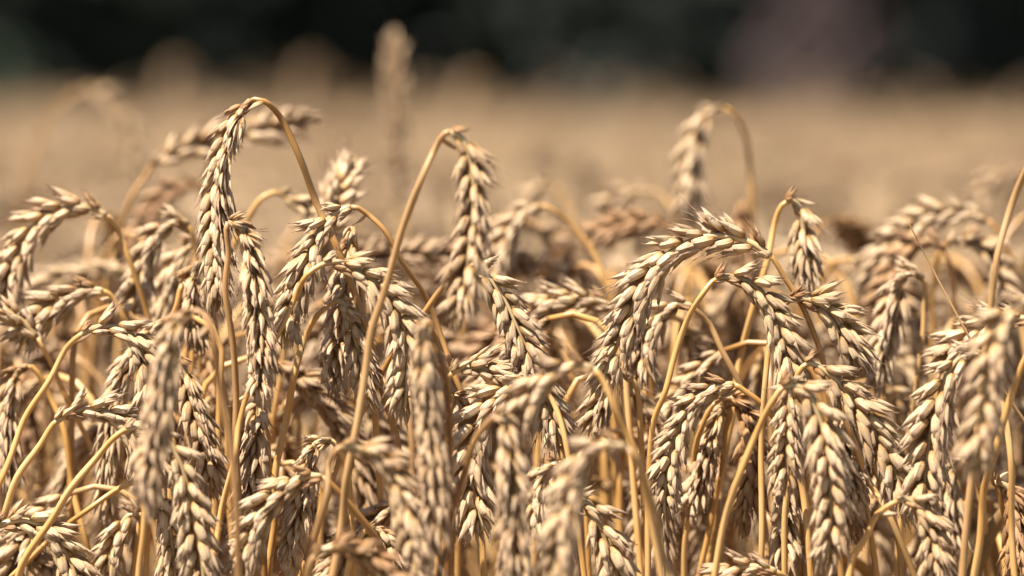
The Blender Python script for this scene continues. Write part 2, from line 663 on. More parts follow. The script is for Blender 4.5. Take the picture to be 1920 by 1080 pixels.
def stalk(label, D, roll, stem, ear, col_='gold', sc=1.0, tip=0.0, stemm=None, r=1.0, awny=False, detail=True,
          plump=1.0, group=STALKS_IN_FRONT, leaf=None, spacing=0.0032):
    """one wheat stalk traced at distance D; stem: pixels bottom -> neck; ear: pixels base -> tip; tip: how much the ear
    tip comes nearer (-) or goes away (+), metres; roll: 0 shows both rows of spikelets, 90 looks on one row"""
    global count_traced
    seed = 1000 + count_traced
    count_traced += 1
    rr = random.Random(seed)
    if roll >= 70:
        plump *= 1.22
    if stemm is None:
        stemm = M_STEM
    n = len(ear)
    ep = [at(x, y, D + tip * (i / (n - 1)) ** 1.5) for i, (x, y) in enumerate(ear)]
    lean = rr.uniform(0.0, 0.02)
    sn = len(stem)
    sp = [at(x, y, D + lean * (1 - i / max(1, sn - 1))) for i, (x, y) in enumerate(stem)]
    low = stem_to_ground(sp[0], sp[1] - sp[0] if sn > 1 else Vector((0, 0, 1)), rr)
    allst = low + sp
    base = Vector((low[0].x, low[0].y, 0))
    ctrl = [p - base for p in allst] + [ep[0] - base]
    full = ctrl + [p - base for p in ep[1:3]]
    for i in range(len(low), len(full) - 4):
        full[i] = full[i] + Vector((rr.uniform(-1, 1) * .0010, rr.uniform(-1, 1) * .003, 0))
    dense = catmull(full, 0.0035)
    # cut at the ear base
    eb = ep[0] - base
    ci = min(range(len(dense)), key=lambda i: (dense[i] - eb).length)
    sd = dense[:ci + 1]
    ecd = catmull([sd[-2], sd[-1]] + [p - base for p in ep[1:]], 0.0025)
    ecd = ecd[1:]
    # coarse below, fine above
    cut = [p for i, p in enumerate(sd[:-80])][::6] + sd[-80:] if len(sd) > 90 else sd
    root = link('wheat_stalk', None)
    root.empty_display_size = 0.02
    root.location = base
    tag(root, label, 'wheat', group)
    rs_ = rr.uniform(.85, 1.12)
    V, F, UV = tube(cut, stem_rad(1, 0.0014 * r * rs_, 0.00102 * r * rs_, 0.00085), 12, 0.06, seed)
    link('stem', new_mesh('stem', V, F, UV, [stemm]), root)
    if detail:
        # swollen collar and one or two dry bracts where the ear begins
        Z = (ecd[2] - ecd[0]).normalized()
        for b_ in range(1 + (rr.random() < .5)):
            bv, bf, bu = hull(rr, rr.uniform(5, 9) * 0.001, 0.0012, 0.0022, prof_lemma, .4, 0, rr.uniform(.5, 2) * .001, .06, 8, 12)
            q_ = Z.to_track_quat('Z', 'Y').to_matrix().to_4x4()
            M_ = Matrix.Translation(sd[-1 - b_ * rr.randrange(1, 4)]) @ q_ @ Matrix.Rotation(rr.uniform(0, 6.28), 4, 'Z') @ Matrix.Rotation(rr.uniform(.08, .45), 4, 'Y')
            link('bract', new_mesh('bract', [M_ @ Vector(v) for v in bv], bf, bu, [M_PALE if b_ else M_GOLD], crease=12), root)
    vN = Vector((0, -1, 0.12)).normalized()
    RV, RF, RUV = [], [], []
    add_rachis(RV, RF, RUV, ecd[:-2] if len(ecd) > 6 else ecd)
    mats = SPK[col_]
    if detail:
        eo = link('ear', new_mesh('ear', RV, RF, RUV, [M_RACH]), root)
        for M, k in ear_layout(ecd, R(roll), rr, viewN=vN, small=sc, plump=plump, spacing=spacing):
            q = rr.randrange(6)
            if awny and rr.random() < .6 or rr.random() < .10:
                q = 6
            mm_ = mats[q]
            if k < 2 and rr.random() < .5:
                mm_ = SPK['brown'][q]
            so = link('spikelet', mm_, eo)
            loc, ro, s_ = M.decompose()
            so.location = loc
            so.rotation_mode = 'QUATERNION'
            so.rotation_quaternion = ro
            so.scale = s_
    else:
        V, F, UV = joined_ear(ecd, R(roll), rr, SPK_RAW, viewN=vN, small=sc, plump=plump)
        add_rachis(V, F, UV, ecd[:-2])
        link('ear', new_mesh('ear', V, F, UV, [mats[0].materials[0]]), root)
    if leaf:
        lp = [at(x, y, d) - base for (x, y, d) in leaf[0]]
        V, F, UV = leaf_geo(catmull(lp, 0.006), leaf[1], leaf[2], rr)
        link('leaf', new_mesh('leaf', V, F, UV, [M_LEAF]), root)
    return root


# ------------------------------------------------------------------ ground
def sheet(name, pts, z, mat):
    V = [(x, y, z) for x, y in pts]
    o = link(name, new_mesh(name, V, [tuple(range(len(V)))], None, [mat], smooth=False))
    tag(o, kind='structure')
    return o


def soil_mat(name, c1, c2, c3, scale):
    m, nt, out = nodes(name)
    N, Lk = nt.nodes.new, nt.links.new
    tc = N('ShaderNodeTexCoord')
    nz = N('ShaderNodeTexNoise')
    nz.inputs['Scale'].default_value = scale
    nz.inputs['Detail'].default_value = 8
    nz.inputs['Roughness'].default_value = 0.65
    Lk(tc.outputs['Object'], nz.inputs['Vector'])
    cr = ramp(nt, [(0.32, c1), (0.5, c2), (0.68, c3)])
    Lk(nz.outputs[0], cr.inputs[0])
    b = N('ShaderNodeBsdfPrincipled')
    b.inputs['Roughness'].default_value = 0.95
    Lk(cr.outputs[0], b.inputs['Base Color'])
    bp = N('ShaderNodeBump')
    bp.inputs['Distance'].default_value = 0.02
    Lk(nz.outputs[0], bp.inputs['Height'])
    Lk(bp.outputs[0], b.inputs['Normal'])
    Lk(b.outputs[0], out.inputs['Surface'])
    return m


M_GRASS = soil_mat('meadow_ground', (0.03, 0.045, 0.015), (0.045, 0.06, 0.02), (0.07, 0.08, 0.03), 0.8)
M_SOIL = soil_mat('field_soil', (0.09, 0.06, 0.035), (0.14, 0.10, 0.06), (0.20, 0.145, 0.09), 14)
sheet('ground', [(-900, -900), (900, -900), (900, 900), (-900, 900)], -0.012, M_GRASS)
sheet('field_soil', [(-30, -3), (30, -3), (30, 32), (-30, 32)], -0.006, M_SOIL)

# ------------------------------------------------------------------ traced wheat stalks
stalk('highest sharp wheat ear, hanging straight down left of its long arching golden stem', 1.80, 38,
      [(752, 900), (742, 820), (712, 700), (690, 620), (668, 550), (640, 475), (600, 385), (560, 290), (520, 215), (492, 190), (478, 186)],
      [(470, 189), (450, 210), (428, 250), (412, 310), (405, 380), (405, 450), (408, 520), (416, 592)], 'gold', tip=-.004, awny=True)
stalk('long pale wheat ear hanging at top centre from a brown stem that leans right', 1.715, 35,
      [(618, 1090), (636, 980), (652, 890), (667, 800), (684, 700), (702, 620), (722, 535), (752, 430), (790, 330), (818, 275), (835, 250)],
      [(845, 246), (868, 262), (884, 310), (888, 380), (883, 450), (872, 520), (860, 580), (852, 622)], 'grey', stemm=M_STEMB, tip=.0, sc=1.05)
stalk('pinkish splayed wheat ear with brown top, just right of the tall sharp hanging ear', 1.782, 86,
      [(446, 830), (441, 740), (434, 640), (428, 540), (425, 470), (424, 430)],
      [(428, 416), (450, 425), (468, 465), (477, 530), (484, 600), (488, 680), (488, 765)], 'pale', stemm=M_STEMB, tip=.0)
stalk('sharp wheat ear arching left under crossing stems, its thin stem running down right', 1.80, 5,
      [(945, 985), (925, 900), (890, 790), (862, 715), (832, 640), (800, 565), (760, 490), (720, 430), (690, 400), (672, 390)],
      [(658, 388), (630, 400), (600, 430), (578, 480), (560, 530), (543, 585), (530, 650)], 'gold')
stalk('sharp two-rowed plump wheat ear arching right from a curved golden stem, centre left', 1.785, 4,
      [(400, 1050), (418, 960), (436, 860), (447, 790), (470, 715), (520, 620), (555, 555), (580, 515), (600, 498)],
      [(615, 492), (655, 500), (700, 527), (735, 565), (755, 615), (762, 670), (762, 730), (756, 790)], 'gold', sc=1.08)
stalk('wheat ear with a dark brown knot on top, hanging behind the tall golden stem', 1.825, 80,
      [(705, 860), (697, 780), (690, 700), (682, 600), (672, 520), (665, 450)],
      [(660, 425), (655, 450), (648, 500), (640, 560), (634, 620), (628, 690), (622, 750)], 'pale')
stalk('small slender wheat ear hanging right of a short pale curved stem with a papery collar', 1.81, 25,
      [(512, 960), (522, 890), (538, 780), (555, 700), (578, 630), (598, 590), (618, 570)],
      [(634, 563), (652, 585), (664, 625), (675, 670), (684, 720), (700, 770)], 'gold', sc=.86)
stalk('pale upright wheat ear with fine awns, tilted right behind the tall golden stem', 1.91, 20,
      [(500, 900), (510, 780), (525, 680), (545, 590), (570, 520)],
      [(588, 470), (608, 420), (630, 370), (652, 325), (674, 286)], 'pale', awny=True, sc=1.05, tip=.03)
stalk('blurred short wheat ear on a stem rising right, beneath the horizontal blurred ear', 1.95, 5,
      [(360, 620), (400, 530), (440, 450), (470, 400), (495, 370), (512, 362)],
      [(522, 362), (548, 374), (572, 390), (592, 420), (600, 455)], 'gold', sc=.95, detail=False)
stalk('blurred wheat ear stretched out to the right behind the tall sharp hanging ear', 2.05, 8,
      [(180, 640), (198, 520), (222, 430), (250, 370), (272, 330)],
      [(285, 312), (330, 285), (390, 265), (450, 250), (520, 235), (600, 222)], 'pale', detail=False, sc=1.1)
stalk('dark brown blurred wheat ear drooping left behind the tall sharp hanging ear', 2.10, 20,
      [(400, 560), (405, 460), (398, 390), (388, 362)],
      [(375, 350), (340, 352), (305, 370), (278, 410), (262, 460), (250, 520)], 'brown', detail=False)
stalk('wheat ear curving down along the left edge from an arch of golden stem, upper left', 1.885, 6,
      [(290, 640), (262, 540), (242, 475), (222, 430), (205, 408)],
      [(193, 400), (155, 386), (112, 394), (68, 420), (35, 468), (18, 525), (10, 590)], 'pale', sc=1.1)
stalk('short plump wheat ear drooping left below the upper left arch, slightly blurred', 1.865, 10,
      [(262, 700), (250, 640), (236, 595), (215, 562), (200, 548)],
      [(186, 544), (150, 547), (112, 565), (80, 590), (55, 622), (38, 665)], 'gold', sc=1.05)
stalk('blurred wheat ear lying against the left edge above a golden stem', 1.86, 15,
      [(230, 1090), (205, 950), (168, 825), (130, 745), (102, 690), (80, 650)],
      [(70, 632), (45, 605), (10, 585), (-30, 590), (-60, 625), (-80, 670)], 'pale', sc=1.1)
stalk('sharp wheat ear drooping right on a pale stem that rises from the left edge', 1.80, 3,
      [(-60, 1010), (-25, 950), (0, 905), (18, 855), (50, 785), (90, 712), (125, 655), (148, 630)],
      [(162, 621), (200, 612), (238, 622), (262, 650), (276, 695), (285, 745), (292, 790)], 'gold')
stalk('out of focus brown-topped wheat ear hanging in front at left', 1.67, 70,
      [(447, 1090), (441, 960), (432, 830), (412, 720), (402, 650), (390, 605), (375, 585)],
      [(360, 582), (335, 598), (318, 650), (306, 720), (294, 790), (283, 860), (277, 920), (272, 975)], 'grey', stemm=M_STEMB)
stalk('blurred wheat ear drooping left, some way left of the tall sharp hanging ear', 1.90, 30,
      [(372, 640), (370, 540), (366, 470), (358, 430)],
      [(346, 415), (318, 420), (288, 450), (268, 505), (257, 560), (246, 620)], 'gold', sc=1.1)
stalk('blurred shaded wheat ear close beside the tall sharp hanging ear on its left', 1.92, 50,
      [(392, 640), (398, 560), (396, 500), (388, 470)],
      [(376, 456), (348, 470), (326, 510), (312, 560), (302, 610), (298, 670)], 'gold')
stalk('small wheat ear on a short upright straw stem above the brown-topped blurred ear', 1.85, 40,
      [(296, 760), (305, 690), (318, 620), (330, 570), (337, 545)],
      [(342, 533), (358, 540), (368, 575), (374, 620), (378, 670)], 'gold', sc=.85)
stalk('sharp wheat ear with bright edged husks hanging behind the foreground ear at left', 1.82, 30,
      [(318, 900), (312, 820), (316, 740), (324, 690)],
      [(334, 672), (348, 700), (362, 760), (380, 820), (394, 880), (402, 940)], 'pale', awny=True)
stalk('slightly blurred two-rowed wheat ear at the lower left, slanting down right beneath the foreground ear', 1.75, 10,
      [(262, 1090), (268, 1000), (275, 900), (284, 840), (292, 812)],
      [(302, 812), (325, 842), (345, 890), (358, 950), (370, 1010), (380, 1070), (388, 1130)], 'gold')
stalk('wheat ear hanging at the bottom from a bare stem rising out of the left corner', 1.81, 8,
      [(0, 1110), (60, 1045), (120, 992), (169, 955), (211, 922), (240, 908)],
      [(255, 904), (285, 912), (308, 950), (320, 1000), (326, 1060), (330, 1120)], 'gold')
stalk('dark shaded wheat ear hanging behind the long curved stem at left', 1.90, 60,
      [(350, 880), (352, 780), (356, 690), (362, 640)],
      [(370, 625), (388, 650), (400, 710), (408, 780), (414, 850), (418, 920)], 'brown')
stalk('small sharp wheat ear pointing right on a pale stem, lower left', 1.80, 2,
      [(-70, 1100), (-35, 1040), (0, 978), (35, 893), (70, 834), (100, 795)],
      [(113, 785), (148, 768), (188, 768), (222, 784), (248, 812), (262, 855), (268, 900)], 'gold')
stalk('wheat ear behind the foreground ear, on the slanting bare stem from the bottom left corner', 1.77, 20,
      [(20, 1110), (53, 1045), (91, 975), (134, 911), (176, 858), (215, 820)],
      [(235, 806), (262, 800), (286, 818), (298, 860), (304, 915)], 'pale', sc=.9)
stalk('wheat ear spreading over the lower left corner, plump husks turned down', 1.80, 8,
      [(-60, 1120), (-55, 1060), (-40, 1015), (-20, 996)],
      [(-5, 986), (35, 976), (75, 984), (105, 1010), (130, 1050), (150, 1100), (160, 1140)], 'gold', sc=1.05)
stalk('wheat ear leaning left off a short golden stem at the bottom, left', 1.83, 30,
      [(248, 1100), (256, 1030), (261, 985)],
      [(262, 965), (242, 966), (220, 1000), (207, 1045), (198, 1100)], 'gold')
stalk('wheat ear hanging at the left edge from a golden stem bent like a hook', 1.855, 60,
      [(182, 1100), (158, 1000), (134, 911), (116, 806), (98, 745), (78, 702), (60, 688)],
      [(45, 688), (25, 715), (15, 765), (12, 820), (14, 880), (18, 940)], 'grey', awny=True)
stalk('out of focus wheat ear with ragged brown top bending right, lower centre', 1.685, 40,
      [(578, 1100), (590, 1010), (610, 920), (622, 870), (630, 845)],
      [(642, 836), (682, 845), (722, 865), (750, 910), (768, 965), (780, 1020), (790, 1080), (796, 1130)], 'pale', stemm=M_STEMB)
stalk('out of focus wheat ear hanging straight down in front, just left of the centre', 1.685, 84,
      [(840, 900), (838, 800), (830, 700), (818, 640), (806, 608)],
      [(796, 600), (792, 650), (798, 720), (806, 800), (812, 870), (815, 940), (812, 1010), (808, 1050)], 'grey')
stalk('out of focus wheat ear hanging straight down on a dark arched stem, at centre', 1.68, 82,
      [(815, 1110), (830, 1030), (850, 950), (870, 880), (898, 820), (922, 785)],
      [(938, 772), (950, 800), (955, 860), (960, 930), (966, 1000), (970, 1060), (972, 1120)], 'grey', stemm=M_STEMB)
stalk('out of focus wheat ear hanging on the thickest foreground stem at the lower centre right', 1.64, 20,
      [(1262, 1110), (1250, 1040), (1232, 965), (1212, 900), (1192, 860)],
      [(1175, 840), (1138, 832), (1102, 850), (1078, 895), (1062, 950), (1050, 1010), (1040, 1070), (1034, 1120)], 'pale', stemm=M_STEMB, r=1.1)
stalk('out of focus wheat ear arching left above the foreground ears near the centre', 1.69, 10,
      [(1215, 940), (1195, 860), (1175, 810), (1152, 760), (1132, 716)],
      [(1112, 692), (1072, 684), (1032, 702), (1002, 735), (985, 775), (978, 820)], 'grey', sc=1.0)
stalk('sharp wheat ear slanting down right from behind the blurred central ear, its husks bright', 1.80, 4,
      [(600, 960), (645, 850), (692, 753), (719, 697), (752, 645), (786, 597), (825, 545)],
      [(868, 505), (905, 512), (938, 548), (962, 595), (985, 645), (1004, 695), (1025, 750), (1045, 805), (1055, 860)], 'gold')
stalk('large sharp wheat ear arching down left, the boldest ear in the right half', 1.80, 6,
      [(1665, 960), (1630, 900), (1598, 810), (1560, 720), (1532, 640), (1502, 570), (1472, 515), (1450, 485)],
      [(1438, 474), (1400, 452), (1350, 442), (1295, 452), (1242, 485), (1205, 535), (1180, 592), (1156, 650), (1132, 705), (1116, 745)], 'gold', sc=1.12, awny=True)
stalk('shaded wheat ear hanging from a pale hooked stem under the large arching ear', 1.82, 60,
      [(1212, 1010), (1208, 900), (1204, 810), (1200, 750), (1190, 718)],
      [(1178, 704), (1152, 702), (1134, 735), (1118, 780), (1106, 830)], 'gold')
stalk('sharp wheat ear on the long golden stem that arches right below the large arching ear', 1.795, 3,
      [(1212, 1100), (1216, 980), (1220, 869), (1231, 788), (1244, 733), (1261, 665), (1287, 592), (1315, 548), (1336, 528)],
      [(1350, 520), (1390, 522), (1425, 545), (1450, 585), (1466, 630), (1478, 680), (1490, 730), (1500, 775)], 'gold')
stalk('sharp broad wheat ear with a spiky crown drooping right of the long arched golden stem', 1.80, 45,
      [(1431, 1100), (1431, 1000), (1432, 840), (1440, 720), (1450, 620), (1465, 580)],
      [(1482, 562), (1515, 562), (1552, 580), (1582, 618), (1604, 662), (1622, 705)], 'gold', sc=1.15)
stalk('half shaded wheat ear hanging right of its tall pale stem, above the broad sharp ear', 1.865, 55,
      [(1350, 900), (1372, 780), (1392, 680), (1413, 581), (1435, 485), (1452, 415), (1466, 385)],
      [(1482, 374), (1500, 392), (1506, 430), (1508, 475), (1512, 520), (1520, 565)], 'gold', sc=1.1)
stalk('sharp two-rowed wheat ear sloping down right, below the broad sharp ear', 1.785, 4,
      [(1478, 960), (1482, 860), (1486, 780), (1494, 715), (1505, 688)],
      [(1518, 680), (1555, 702), (1592, 740), (1625, 785), (1655, 835), (1680, 885), (1697, 935), (1706, 985)], 'gold', sc=1.12)
stalk('slightly blurred wheat ear at lower right on a pale stem curving up from the bottom', 1.735, 12,
      [(1338, 1110), (1361, 981), (1382, 897), (1417, 806), (1450, 750)],
      [(1474, 722), (1508, 730), (1534, 775), (1548, 835), (1556, 900), (1558, 960), (1554, 1020), (1548, 1075)], 'pale', sc=1.08)
stalk('narrow pale wheat ear hanging close left of the slightly blurred lower right ear', 1.77, 15,
      [(1520, 960), (1512, 850), (1502, 770), (1494, 735)],
      [(1484, 722), (1478, 770), (1476, 820), (1476, 875), (1480, 930)], 'pale', sc=.85)
stalk('sharp slender wheat ear curving down left from a thin stem, right of centre', 1.80, 0,
      [(1510, 1000), (1496, 900), (1478, 825), (1456, 791), (1424, 757), (1396, 733)],
      [(1376, 721), (1342, 726), (1305, 748), (1278, 790), (1260, 840), (1250, 890), (1245, 940), (1248, 985)], 'gold', sc=.9)
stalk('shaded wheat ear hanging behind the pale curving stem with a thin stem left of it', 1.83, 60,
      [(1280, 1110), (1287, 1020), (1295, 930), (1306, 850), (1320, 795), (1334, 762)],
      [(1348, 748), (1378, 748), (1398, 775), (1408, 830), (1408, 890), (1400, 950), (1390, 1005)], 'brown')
stalk('shaded wheat ear hanging left of a golden leaning stem, lower right of centre', 1.84, 75,
      [(1306, 1110), (1326, 1000), (1342, 930), (1354, 876), (1366, 810), (1370, 775)],
      [(1366, 758), (1345, 780), (1330, 830), (1316, 885), (1302, 940), (1294, 985)], 'gold')
stalk('sharp narrow wheat ear with splayed florets, hanging beneath the sloping two-rowed ear', 1.82, 84,
      [(1640, 1080), (1628, 980), (1612, 880), (1590, 780), (1572, 725)],
      [(1560, 712), (1572, 745), (1584, 800), (1594, 860), (1602, 920), (1607, 975)], 'pale')
stalk('wheat ear with splayed florets standing in partial shade at the bottom, right of centre', 1.82, 80,
      [(1510, 1100), (1502, 1000), (1490, 900), (1478, 850)],
      [(1466, 838), (1466, 880), (1470, 940), (1470, 1000), (1464, 1060), (1460, 1110)], 'gold')
stalk('dark wheat ear hanging left of an upright straw stem, right side', 1.88, 60,
      [(1688, 980), (1700, 865), (1710, 805), (1721, 720), (1731, 636), (1738, 570), (1734, 530)],
      [(1724, 515), (1700, 515), (1682, 545), (1668, 590), (1656, 640), (1648, 695), (1644, 750)], 'gold', sc=1.05)
stalk('wheat stalk at the right edge whose bare brown stem leans out of the picture', 1.735, 60,
      [(1830, 800), (1842, 700), (1855, 600), (1875, 480), (1900, 375), (1925, 300), (1950, 240)],
      [(1970, 200), (1995, 200), (2015, 240), (2022, 300), (2026, 360), (2030, 420)], 'pale', stemm=M_STEMB)
stalk('large out of focus wheat ear hanging in front near the right edge', 1.665, 6,
      [(2000, 900), (1995, 760), (1985, 660), (1965, 600), (1945, 576)],
      [(1925, 566), (1892, 582), (1868, 625), (1855, 690), (1845, 760), (1836, 830), (1828, 900)], 'pale', sc=1.05)
stalk('plump wheat ear curving down just left of the large out of focus ear at right', 1.77, 6,
      [(1900, 1000), (1890, 860), (1876, 750), (1862, 690), (1848, 668)],
      [(1832, 660), (1800, 672), (1772, 712), (1756, 765), (1744, 820), (1736, 880), (1732, 940), (1728, 990)], 'gold', sc=1.12)
stalk('wheat ear lying across the right side above the large out of focus ear', 1.84, 15,
      [(2010, 800), (2000, 700), (1975, 630), (1950, 605)],
      [(1930, 598), (1885, 598), (1842, 612), (1805, 640), (1780, 680), (1765, 725)], 'pale', sc=1.05)
stalk('wheat stalk at the right edge with a thick golden stem rising out of the picture', 1.74, 50,
      [(1826, 1110), (1840, 1017), (1847, 911), (1858, 858), (1879, 788), (1911, 700), (1935, 650)],
      [(1955, 622), (1980, 625), (2000, 665), (2010, 720), (2016, 780), (2020, 840)], 'pale')
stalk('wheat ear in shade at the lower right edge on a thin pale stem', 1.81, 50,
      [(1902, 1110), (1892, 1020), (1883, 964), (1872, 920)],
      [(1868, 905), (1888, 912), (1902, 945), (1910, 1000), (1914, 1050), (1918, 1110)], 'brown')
stalk('small wheat ear with a pale stem curving up from the bottom, far lower right', 1.75, 30,
      [(1588, 1110), (1604, 1045), (1619, 1010), (1647, 965), (1672, 945)],
      [(1690, 936), (1716, 942), (1738, 975), (1750, 1020), (1756, 1070), (1760, 1120)], 'pale', sc=.9)
stalk('wheat stalk with a golden stem leaning left, its ear tucked under the sloping two-rowed ear', 1.83, 40,
      [(1695, 1100), (1682, 1010), (1662, 940), (1640, 880), (1626, 845)],
      [(1615, 830), (1600, 850), (1596, 900), (1600, 960), (1604, 1020)], 'brown')
stalk('tall blurred wheat ear standing upright against the dark trees, top centre', 2.50, 10,
      [(775, 700), (768, 600), (760, 500), (755, 430)],
      [(751, 385), (748, 320), (745, 250), (742, 180), (740, 110), (738, 58)], 'pale', detail=False, sc=.92)
stalk('blurred wheat ear hanging alone against the pale field at upper right', 2.09, 60,
      [(1420, 640), (1418, 520), (1412, 400), (1407, 310), (1394, 250), (1376, 215)],
      [(1356, 203), (1330, 210), (1308, 245), (1298, 295), (1292, 345), (1290, 395), (1288, 430)], 'gold', detail=False, sc=1.15, plump=1.15)
stalk('blurred wheat ear lying almost level below the ear that hangs alone at upper right', 2.05, 15,
      [(1300, 620), (1298, 540), (1288, 470), (1272, 440)],
      [(1258, 426), (1215, 415), (1165, 422), (1120, 438), (1088, 465)], 'brown', detail=False)
stalk('faint blurred wheat ear arching behind the level blurred ear, right of centre', 2.2, 15,
      [(1275, 560), (1272, 460), (1262, 400), (1245, 372)],
      [(1225, 360), (1185, 358), (1148, 380), (1122, 415)], 'pale', detail=False)
stalk('blurred wheat ear hanging left from a long pale arch of stem, behind the centre', 2.0, 25,
      [(1180, 720), (1160, 610), (1140, 535), (1108, 470), (1070, 420), (1035, 393)],
      [(1015, 386), (985, 396), (958, 430), (938, 472), (922, 520), (914, 560)], 'gold', detail=False)
stalk('soft wheat ear pointing left just left of the large arching ear, plump golden husks', 1.885, 8,
      [(1230, 760), (1215, 680), (1190, 620), (1168, 590)],
      [(1152, 576), (1105, 562), (1062, 560), (1022, 570), (992, 598), (975, 640)], 'gold', sc=1.05)
stalk('short blurred wheat ear drooping in the pale gap above the arched stem', 2.25, 30,
      [(1075, 560), (1078, 470), (1072, 410), (1055, 370)],
      [(1040, 350), (1015, 345), (995, 365), (985, 400), (980, 440)], 'pale', detail=False)
stalk('wheat ear on a dark golden stem bending left, behind the long golden arched stem', 1.84, 20,
      [(1420, 900), (1402, 790), (1383, 721), (1354, 655), (1325, 608), (1305, 582)],
      [(1292, 572), (1262, 572), (1232, 595), (1212, 632), (1202, 680), (1196, 730)], 'gold', stemm=M_STEMB, sc=.95)
stalk('blurred wheat ear arching right to left in the cluster at upper right', 2.0, 12,
      [(1930, 700), (1922, 600), (1908, 520), (1888, 460), (1868, 430)],
      [(1850, 412), (1805, 398), (1755, 402), (1710, 425), (1670, 465), (1640, 510), (1615, 560)], 'gold', detail=False)
stalk('blurred wheat ear in the upper right cluster, hanging left under the highest arch', 1.97, 20,
      [(1800, 720), (1795, 620), (1788, 540), (1780, 490)],
      [(1768, 462), (1735, 452), (1700, 470), (1672, 512), (1648, 560), (1632, 610)], 'brown', detail=False, stemm=M_STEMB)
stalk('blurred wheat ear drooping right in the upper right cluster', 1.98, 30,
      [(1752, 720), (1750, 600), (1752, 520), (1762, 475)],
      [(1782, 455), (1820, 450), (1855, 470), (1878, 510), (1888, 560), (1892, 600)], 'pale', detail=False)
stalk('faint blurred wheat ear near the right edge, above the upper right cluster', 2.35, 20,
      [(2010, 600), (1995, 480), (1970, 390), (1945, 345)],
      [(1925, 325), (1890, 318), (1860, 335), (1840, 365), (1828, 405)], 'pale', detail=False)
stalk('blurred brown-topped wheat ear under the stem of the ear that hangs alone', 2.05, 75,
      [(1425, 640), (1420, 540), (1412, 450), (1400, 395)],
      [(1388, 378), (1392, 410), (1398, 455), (1402, 500), (1402, 550), (1398, 600)], 'brown', detail=False)
stalk('very blurred wheat ear arching right at the far upper left', 2.62, 20,
      [(30, 520), (42, 400), (62, 290), (95, 215), (130, 180)],
      [(158, 168), (195, 178), (225, 208), (243, 252), (258, 300), (268, 350)], 'pale', detail=False)
stalk('sharp plump wheat ear pointing right, just below the centre beneath the slanting bright ear', 1.80, 6,
      [(822, 1000), (824, 880), (826, 790), (832, 735), (842, 706)],
      [(854, 694), (885, 688), (918, 694), (948, 708), (972, 732), (988, 770)], 'gold')
stalk('sharp wheat ear curving down left below the centre, large husks lit from above', 1.795, 10,
      [(1085, 960), (1072, 860), (1050, 780), (1025, 735), (1005, 718)],
      [(988, 714), (950, 728), (918, 758), (895, 800), (884, 850), (885, 905), (898, 960), (912, 1020)], 'gold', sc=1.12)
stalk('small drooping wheat ear on a short straight golden stem below the centre', 1.805, 60,
      [(834, 1000), (838, 900), (842, 830), (846, 762)],
      [(852, 742), (866, 745), (876, 780), (880, 825), (880, 870)], 'brown', sc=.85)
stalk('dark wheat ear with a pale tangled top, hanging at the bottom left of centre', 1.81, 80,
      [(660, 1040), (652, 960), (646, 880), (634, 842)],
      [(620, 826), (592, 832), (578, 870), (568, 920), (556, 975), (545, 1030), (538, 1085)], 'pale', awny=True)
stalk('slightly blurred wheat ear sloping down left across the bottom, left of centre', 1.755, 5,
      [(770, 1120), (735, 1060), (700, 1005), (660, 950), (625, 912)],
      [(603, 894), (565, 896), (528, 918), (495, 955), (470, 1000), (456, 1050), (446, 1100)], 'gold', sc=1.08)
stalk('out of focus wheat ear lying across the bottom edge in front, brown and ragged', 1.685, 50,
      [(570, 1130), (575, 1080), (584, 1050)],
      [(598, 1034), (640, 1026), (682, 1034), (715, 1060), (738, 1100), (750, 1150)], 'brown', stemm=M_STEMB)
stalk('small sharp wheat ear at the bottom edge beside a slanting bare stem, left of centre', 1.80, 60,
      [(640, 1110), (655, 1050), (670, 1015)],
      [(684, 996), (710, 994), (730, 1020), (740, 1060), (744, 1110)], 'gold', sc=.95)
stalk('wheat ear with two plump rows at the bottom, under the thickest foreground stem', 1.775, 6,
      [(1060, 1100), (1062, 1020), (1068, 965)],
      [(1078, 938), (1105, 945), (1125, 985), (1142, 1030), (1158, 1080), (1170, 1130)], 'gold', sc=1.1)
stalk('wheat ear half hidden behind the two foreground ears right of the centre', 1.84, 60,
      [(1110, 1080), (1105, 980), (1092, 910), (1076, 880)],
      [(1060, 870), (1030, 875), (1014, 910), (1008, 960), (1006, 1020)], 'gold')
stalk('wheat stalk with a pale straight stem between the tall sharp and pink splayed ears', 1.85, 70,
      [(432, 900), (424, 780), (410, 680), (398, 580), (388, 520)],
      [(380, 492), (366, 505), (360, 550), (356, 600), (352, 650)], 'grey')
stalk('wheat stalk with a blurred golden stem behind the right of the large arching ear', 1.93, 60,
      [(1262, 980), (1245, 860), (1222, 760), (1198, 680), (1185, 630)],
      [(1175, 600), (1152, 605), (1140, 645), (1132, 700), (1128, 750)], 'grey', detail=False)
stalk('wheat ear with splayed florets low on the left, beneath the pink splayed ear', 1.80, 85,
      [(500, 1020), (498, 900), (494, 800), (488, 752)],
      [(482, 738), (482, 780), (478, 835), (473, 890), (468, 940), (462, 985)], 'pale', awny=True)
stalk('out of focus twisted wheat ear behind the pink splayed ear, mostly in shade', 1.93, 60,
      [(560, 820), (562, 720), (556, 650), (545, 610)],
      [(532, 592), (508, 600), (498, 650), (500, 710), (505, 760)], 'brown', detail=False)
stalk('wheat ear lying across the bottom edge at right of centre, husks lit from above', 1.77, 10,
      [(1500, 1130), (1480, 1090), (1462, 1076)],
      [(1446, 1068), (1400, 1062), (1360, 1074), (1330, 1100), (1312, 1140)], 'pale')
stalk('shaded wheat ear at lower right, left of the thick golden stem at the edge', 1.86, 40,
      [(1850, 1080), (1842, 960), (1826, 890), (1810, 868)],
      [(1796, 862), (1782, 890), (1778, 940), (1782, 1000), (1790, 1060)], 'gold')
